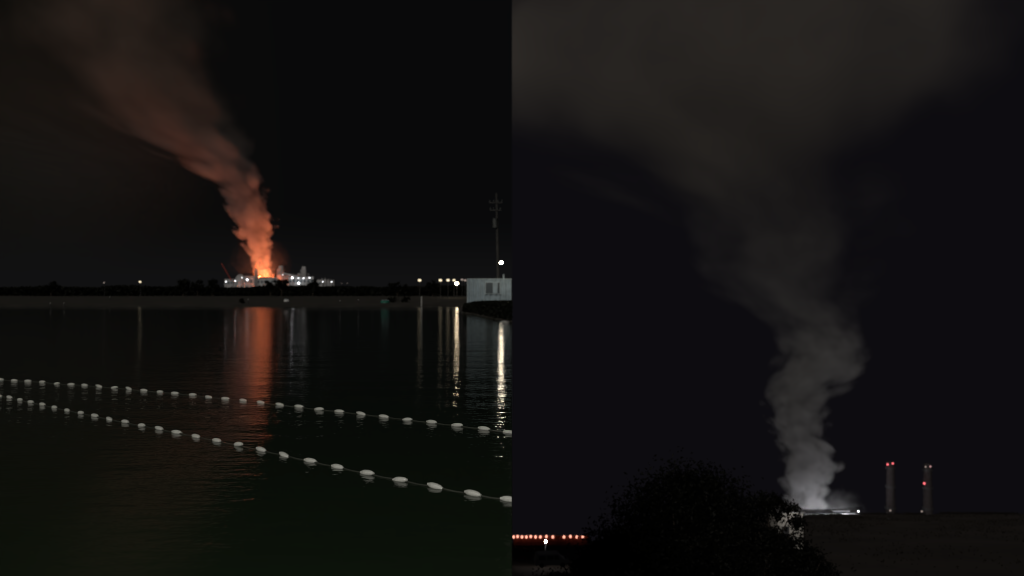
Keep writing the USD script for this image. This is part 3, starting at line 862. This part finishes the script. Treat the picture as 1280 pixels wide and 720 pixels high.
t = thing('slope_lamp', 'tiny reddish lamp right of the row of red lamps', 'lamp', (p[0], 300, p[2] - 3))
obj('pole', cyl(0.07, 2.9, (0, 0.3, 0), 8), M['dark'], t)
obj('bulb', ball(0.35, (0, 0, 3), 2), glow('tiny_red_glow', (1, 0.4, 0.35), 0.12), t)

# parked car on the slope
d_ = 125.0
p = P(689, 702, d_)
zc = float(hill_h(np.array(p[0]), np.array(d_)))
zc = P(689, 707, d_)[2]
t = thing('parked_car', 'dim pale parked van on the slope below the red lamps', 'van', (p[0], d_, zc), 0.12)
from shapely.geometry import Polygon
side = Polygon([(-2.6, 0.35), (-2.6, 1.0), (-2.35, 1.95), (-2.1, 2.05), (1.0, 2.05), (1.75, 1.25), (2.55, 1.05), (2.65, 0.75), (2.65, 0.35)])
m = trimesh.creation.extrude_polygon(side, 1.8)
m.apply_transform(trimesh.transformations.rotation_matrix(PI / 2, [1, 0, 0])); m.apply_translation([0, 0.9, 0])
obj('body', m, M['carpaint'], t)
for xa, xb in ((-2.1, -1.0), (-0.8, 0.2), (0.35, 1.15)):
    q = Polygon([(xa, 1.2), (xb, 1.2), (min(xb, 0.95), 1.85), (xa, 1.85)])
    m = trimesh.creation.extrude_polygon(q, 1.84)
    m.apply_transform(trimesh.transformations.rotation_matrix(PI / 2, [1, 0, 0])); m.apply_translation([0, 0.92, 0])
    obj('window', m, M['glass'], t)
for sx in (-1.65, 1.65):
    for sy in (-0.82, 0.82):
        wh = trimesh.creation.cylinder(0.36, 0.24, sections=20); wh.apply_transform(trimesh.transformations.rotation_matrix(PI / 2, [1, 0, 0])); wh.apply_translation([sx, sy, 0.36])
        wprim = obj('wheel', wh, M['rubber'], t)
        hub = trimesh.creation.cylinder(0.2, 0.26, sections=14); hub.apply_transform(trimesh.transformations.rotation_matrix(PI / 2, [1, 0, 0])); hub.apply_translation([sx, sy, 0.36])
        obj('rim', hub, M['ceramic'], wprim)
obj('bumper', box(0.15, 1.7, 0.25, (2.68, 0, 0.5)), M['dark'], t)

# pale shed behind the right-hand tree, lit by its own lamp
d_ = 96.0
a, b = P(972, 668, d_), P(1004, 641, d_)
t = thing('pale_shed', 'pale rendered shed glimpsed through the leaves of the right tree', 'shed', ((a[0] + b[0]) / 2, d_, a[2] - 2.0))
w, h = b[0] - a[0], b[2] - a[2] + 2.0
obj('wall', box(w, 3, h, (0, 1.5, h / 2)), M['shed'], t)
obj('roof', box(w + 0.3, 3.4, 0.14, (0, 1.45, h + 0.075), rx=0.0), M['roofing'], t)
obj('door', box(0.9, 0.1, 1.9, (-w * 0.2, -0.03, 2.0)), M['dark'], t)
obj('lamp_hood', box(0.5, 0.06, 0.4, (w * 0.1, -1.2, h - 0.1)), M['dark'], t)
obj('wall_lamp', ball(0.09, (w * 0.1, -1.0, h - 0.1), 2), glow('shed_lamp_glow', (1.0, 0.95, 0.9), 60.0), t)
p = P(872, 677, 90)
t = thing('garden_sign', 'small pale board glinting in the dark below the big tree', 'sign', (p[0], 90, p[2] - 1.2), 0.3)
obj('board', box(0.85, 0.05, 0.42, (0, 0, 1.2), ry=-0.5), M['white'], t)
obj('post', cyl(0.04, 1.2, (0, 0.06, 0), 8), M['dark'], t)
obj('lamp', ball(0.045, (0.1, -0.5, 1.0), 2), glow('sign_lamp_glow', (1.0, 0.95, 0.9), 14.0), t)


# foreground trees on the valley slope
def near_tree(name, label, category, px, d_, blobs_px, n, size, seed, trunk_r, clump):
    s = d_ / FPX
    base = on_hill(px, d_)
    bl = []
    for (bx_, by_, rx, ry) in blobs_px:
        q = P(bx_, by_, d_) - base
        bl.append((q[0], 0, q[2], rx * s, rx * s * 0.8, ry * s))
    return tree(name, label, category, base, bl, n, size, M['leaf_near'], seed, trunk_r, clump, None, 12)


near_tree('broad_tree', 'large dark broad-crowned tree in the middle of the right view', 'tree', 850, 76,
          [(855, 625, 52, 42), (810, 650, 48, 38), (900, 640, 45, 38), (775, 680, 42, 36), (860, 680, 60, 45), (920, 680, 45, 45), (848, 606, 24, 18), (882, 610, 26, 20), (830, 700, 70, 40), (745, 705, 30, 25)],
          30000, 0.20, 3, 0.42, 0.62)
near_tree('leaning_tree', 'dark tree with spreading boughs right of the big one, before the pale shed', 'tree', 955, 70,
          [(958, 632, 32, 18), (935, 650, 30, 26), (985, 640, 18, 10), (950, 685, 42, 30), (985, 700, 32, 22), (925, 690, 30, 30), (996, 655, 9, 5), (968, 668, 14, 6), (975, 680, 22, 10), (999, 678, 12, 9), (1000, 652, 7, 4)],
          14000, 0.17, 4, 0.24, 0.26)
near_tree('slope_bush', 'low rounded dark bush at the foot of the leaning tree', 'bush', 1012, 68, [(1010, 705, 26, 22), (985, 715, 30, 20), (1030, 722, 22, 16)], 6000, 0.15, 6, 0.1, 0.25)
near_tree('slope_bush', 'dark bush at the bottom edge between van and big tree', 'bush', 740, 80, [(735, 715, 34, 16), (700, 730, 30, 12), (765, 708, 30, 22)], 5000, 0.16, 8, 0.1, 0.25)

# ---------------------------------------------------------------- smoke
def px_z(py, depth):
    return P(640, py, depth)[2]


def plume(name, depth, stops, dens, seed, box_px, y_half, colours, soft, lump, folds=(1.0, 0.5), x_clip=None, extra=None, label=None, category='smoke'):
    """Smoke column: centre and radius follow height by way of a ramp; billows of noise scale with the radius.
    stops: (py, centre px, radius px); dens: (py, extinction per metre); soft: (py, edge softness)."""
    s = depth / FPX
    zs = np.array([px_z(a[0], depth) for a in stops])
    cx = np.array([(a[1] - 640) * s for a in stops])
    R = np.array([a[2] * s for a in stops])
    order = np.argsort(zs)
    zs, cx, R = zs[order], cx[order], R[order]
    z0, z1 = zs[0], zs[-1]
    t = np.linspace(0, 1, 256)
    zz = z0 + t * (z1 - z0)
    from scipy.interpolate import PchipInterpolator
    CX, RR = PchipInterpolator(zs, cx)(zz), PchipInterpolator(zs, R)(zz)
    W = np.concatenate([[0], np.cumsum(np.diff(zz) / (0.5 * (RR[1:] + RR[:-1])))])
    c0, c1, r1, w1 = CX.min(), CX.max(), RR.max(), W.max()
    dz = np.array([px_z(a[0], depth) for a in dens]); o = np.argsort(dz)
    D = np.exp(np.interp(zz, dz[o], np.log(np.array([a[1] for a in dens]))[o]))
    S = np.interp(zz, np.sort(dz), np.interp(np.sort(dz), np.sort([px_z(a[0], depth) for a in soft]), np.array([a[1] for a in soft])[np.argsort([px_z(a[0], depth) for a in soft])]))
    dmax = D.max()
    table = np.stack([(CX - c0) / (c1 - c0), RR / r1, W / w1], 1)
    table2 = np.stack([np.log(D / D.min()) / np.log(dmax / D.min()), S, S], 1)
    g = Graph()
    pos = g.add('geometry')('position')
    p = g.add('separate_xyz', vector=pos)
    tz = g.lin(p('z'), z0, z1)
    ra = g.add('separate_color', color=g.add('rgb_ramp', fac=tz, ramp=[(float(a), tuple(map(float, b))) for a, b in zip(t, table)])('color'))
    rb = g.add('separate_color', color=g.add('rgb_ramp', fac=tz, ramp=[(float(a), tuple(map(float, b))) for a, b in zip(t, table2)])('color'))
    cxr = g.math('multiply_add', ra('r'), c1 - c0, c0)
    rad = g.math('multiply', ra('g'), r1)
    u = g.math('divide', g.math('subtract', p('x'), cxr), rad)
    v = g.math('divide', g.math('subtract', p('y'), depth), rad)
    w = g.math('multiply', ra('b'), w1)
    q = g.xyz(u, v, w)
    r = g.math('sqrt', g.math('add', g.math('multiply', u, u), g.math('multiply', v, v)))
    warp = g.add('vector_math', math_type='add', vector1=q, vector2=(seed * 1.7, seed * 0.9, seed * 2.3))('vector')
    vor = g.add('voronoi_texture', vector=warp, feature='f1', scale=1.6)('distance')
    fb = g.add('noise_texture', vector=warp, scale=2.1, detail=3.0, roughness=0.55)('fac')
    f = g.math('subtract', 1.0, r)
    f = g.math('multiply_add', g.math('subtract', 0.46, vor), lump, f)
    f = g.math('multiply_add', g.math('subtract', fb, 0.5), lump * 1.1, f)
    body = g.math('divide', f, rb('g'), clamp=True)
    body = g.add('map_range', range_type='smoothstep', value=body, from_min=0.0, from_max=1.0, to_min=0.0, to_max=1.0, clamp=True)('result')
    dn = g.math('multiply', g.math('power', dmax / D.min(), rb('r')), D.min())
    fold = g.add('noise_texture', vector=warp, scale=4.4, detail=2.0, roughness=0.5)('fac')
    inner = g.math('multiply_add', g.smooth(g.math('multiply_add', fold, 0.6, g.math('multiply', fb, 0.4)), 0.34, 0.66), folds[0], folds[1])
    density = g.math('multiply', g.math('multiply', body, dn), inner)
    if extra:
        density = extra(g, p, density, fb)
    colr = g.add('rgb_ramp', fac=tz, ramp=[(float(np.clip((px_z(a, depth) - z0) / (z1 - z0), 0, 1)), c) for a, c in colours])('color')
    mat = g.make(name + '_volume', volume=g.add('principled_volume', color=colr, density=density, anisotropy=0.0)('volume'))
    x0, y0_, x1, y1_ = box_px
    lo = np.array([(x0 - 640) * s, depth - y_half, px_z(y1_, depth)])
    hi = np.array([(x1 - 640) * s, depth + y_half, px_z(y0_, depth)])
    if x_clip is not None:
        lo[0] = max(lo[0], x_clip[0]); hi[0] = min(hi[0], x_clip[1])
    m = box(*(hi - lo), at=(hi + lo) / 2)
    return obj(name, m, mat, label=label, category=category)


def lobe(g, p, px, py, depth, rx, ry, ye, inner, outer):
    """0 to 1 inside a soft ellipsoid given by its place and radii."""
    c, k = P(px, py, depth), depth / FPX
    a = g.math('divide', g.math('subtract', p('x'), float(c[0])), rx * k)
    b = g.math('divide', g.math('subtract', p('z'), float(c[2])), ry * k)
    e = g.math('divide', g.math('subtract', p('y'), depth), ye)
    q = g.math('sqrt', g.math('add', g.math('multiply', a, a), g.math('multiply_add', b, b, g.math('multiply', e, e))))
    return q, lambda v: g.smooth(v, outer, inner)


def west_haze(g, p, density, fb):
    """Thin smoke hanging west of the plume."""
    q, f = lobe(g, p, 70, 165, FIRE_D + 48, 230, 200, 230.0, 0.2, 1.0)
    density = g.math('add', density, g.math('multiply', g.math('multiply', f(q), fb), 0.0009))
    q, f = lobe(g, p, 324, 330, FIRE_D + 48, 44, 40, 60.0, 0.0, 1.0)
    return g.math('add', density, g.math('multiply', g.math('multiply', f(q), fb), 0.0016))


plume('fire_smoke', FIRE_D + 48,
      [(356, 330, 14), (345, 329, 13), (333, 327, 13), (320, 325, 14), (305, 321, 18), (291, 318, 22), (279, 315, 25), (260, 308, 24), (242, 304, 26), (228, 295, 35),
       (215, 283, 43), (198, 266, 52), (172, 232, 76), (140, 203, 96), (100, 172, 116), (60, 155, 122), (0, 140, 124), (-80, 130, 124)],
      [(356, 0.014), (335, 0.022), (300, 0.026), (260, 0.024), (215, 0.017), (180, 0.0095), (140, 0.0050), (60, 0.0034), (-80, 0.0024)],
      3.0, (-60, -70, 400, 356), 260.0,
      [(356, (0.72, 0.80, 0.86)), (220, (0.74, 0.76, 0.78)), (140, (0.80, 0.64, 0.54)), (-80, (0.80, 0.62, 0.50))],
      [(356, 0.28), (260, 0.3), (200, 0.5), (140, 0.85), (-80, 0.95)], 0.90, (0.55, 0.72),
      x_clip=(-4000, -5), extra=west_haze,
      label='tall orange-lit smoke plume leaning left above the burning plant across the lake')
def low_mist(g, p, density, fb):
    """A low drift of smoke along the lit works, and the cloud's ragged western arm."""
    q, f = lobe(g, p, 1046, 638, VAL_D, 36, 26, 12.0, 0.0, 1.1)
    density = g.math('add', density, g.math('multiply', f(g.math('multiply_add', g.math('subtract', 0.5, fb), 1.5, q)), 0.020))
    q, f = lobe(g, p, 690, 86, VAL_D, 230, 86, 70.0, 0.3, 1.05)
    arm = g.math('multiply', f(g.math('multiply_add', g.math('subtract', 0.5, fb), 0.9, q)), g.math('multiply', fb, 0.014))
    return g.math('maximum', density, arm)


plume('valley_smoke', VAL_D,
      [(650, 1004, 27), (625, 1006, 26), (600, 1008, 30), (572, 1013, 34), (548, 1001, 31), (520, 997, 34), (492, 1002, 42), (465, 1018, 54),
       (440, 1026, 54), (415, 1018, 55), (385, 1000, 70), (340, 980, 104), (300, 978, 122), (265, 970, 135), (235, 950, 185), (205, 925, 235), (175, 900, 285),
       (140, 880, 330), (100, 875, 345), (40, 890, 335), (0, 905, 305), (-60, 930, 230)],
      [(650, 0.09), (580, 0.075), (500, 0.055), (440, 0.038), (410, 0.018), (370, 0.0085), (320, 0.0085), (260, 0.0085), (150, 0.0075), (-60, 0.006)],
      8.0, (640, -50, 1260, 648), 125.0,
      [(650, (0.95, 0.95, 0.97)), (430, (0.92, 0.92, 0.94)), (330, (0.75, 0.73, 0.72)), (200, (0.74, 0.68, 0.62)), (-60, (0.74, 0.68, 0.62))],
      [(650, 0.35), (480, 0.4), (400, 0.6), (300, 0.7), (200, 0.55), (-60, 0.5)], 0.80, (1.1, 0.45),
      x_clip=(0.02, 4000), extra=low_mist,
      label='wide pale smoke column spreading into a cloud over the dark valley hillside')
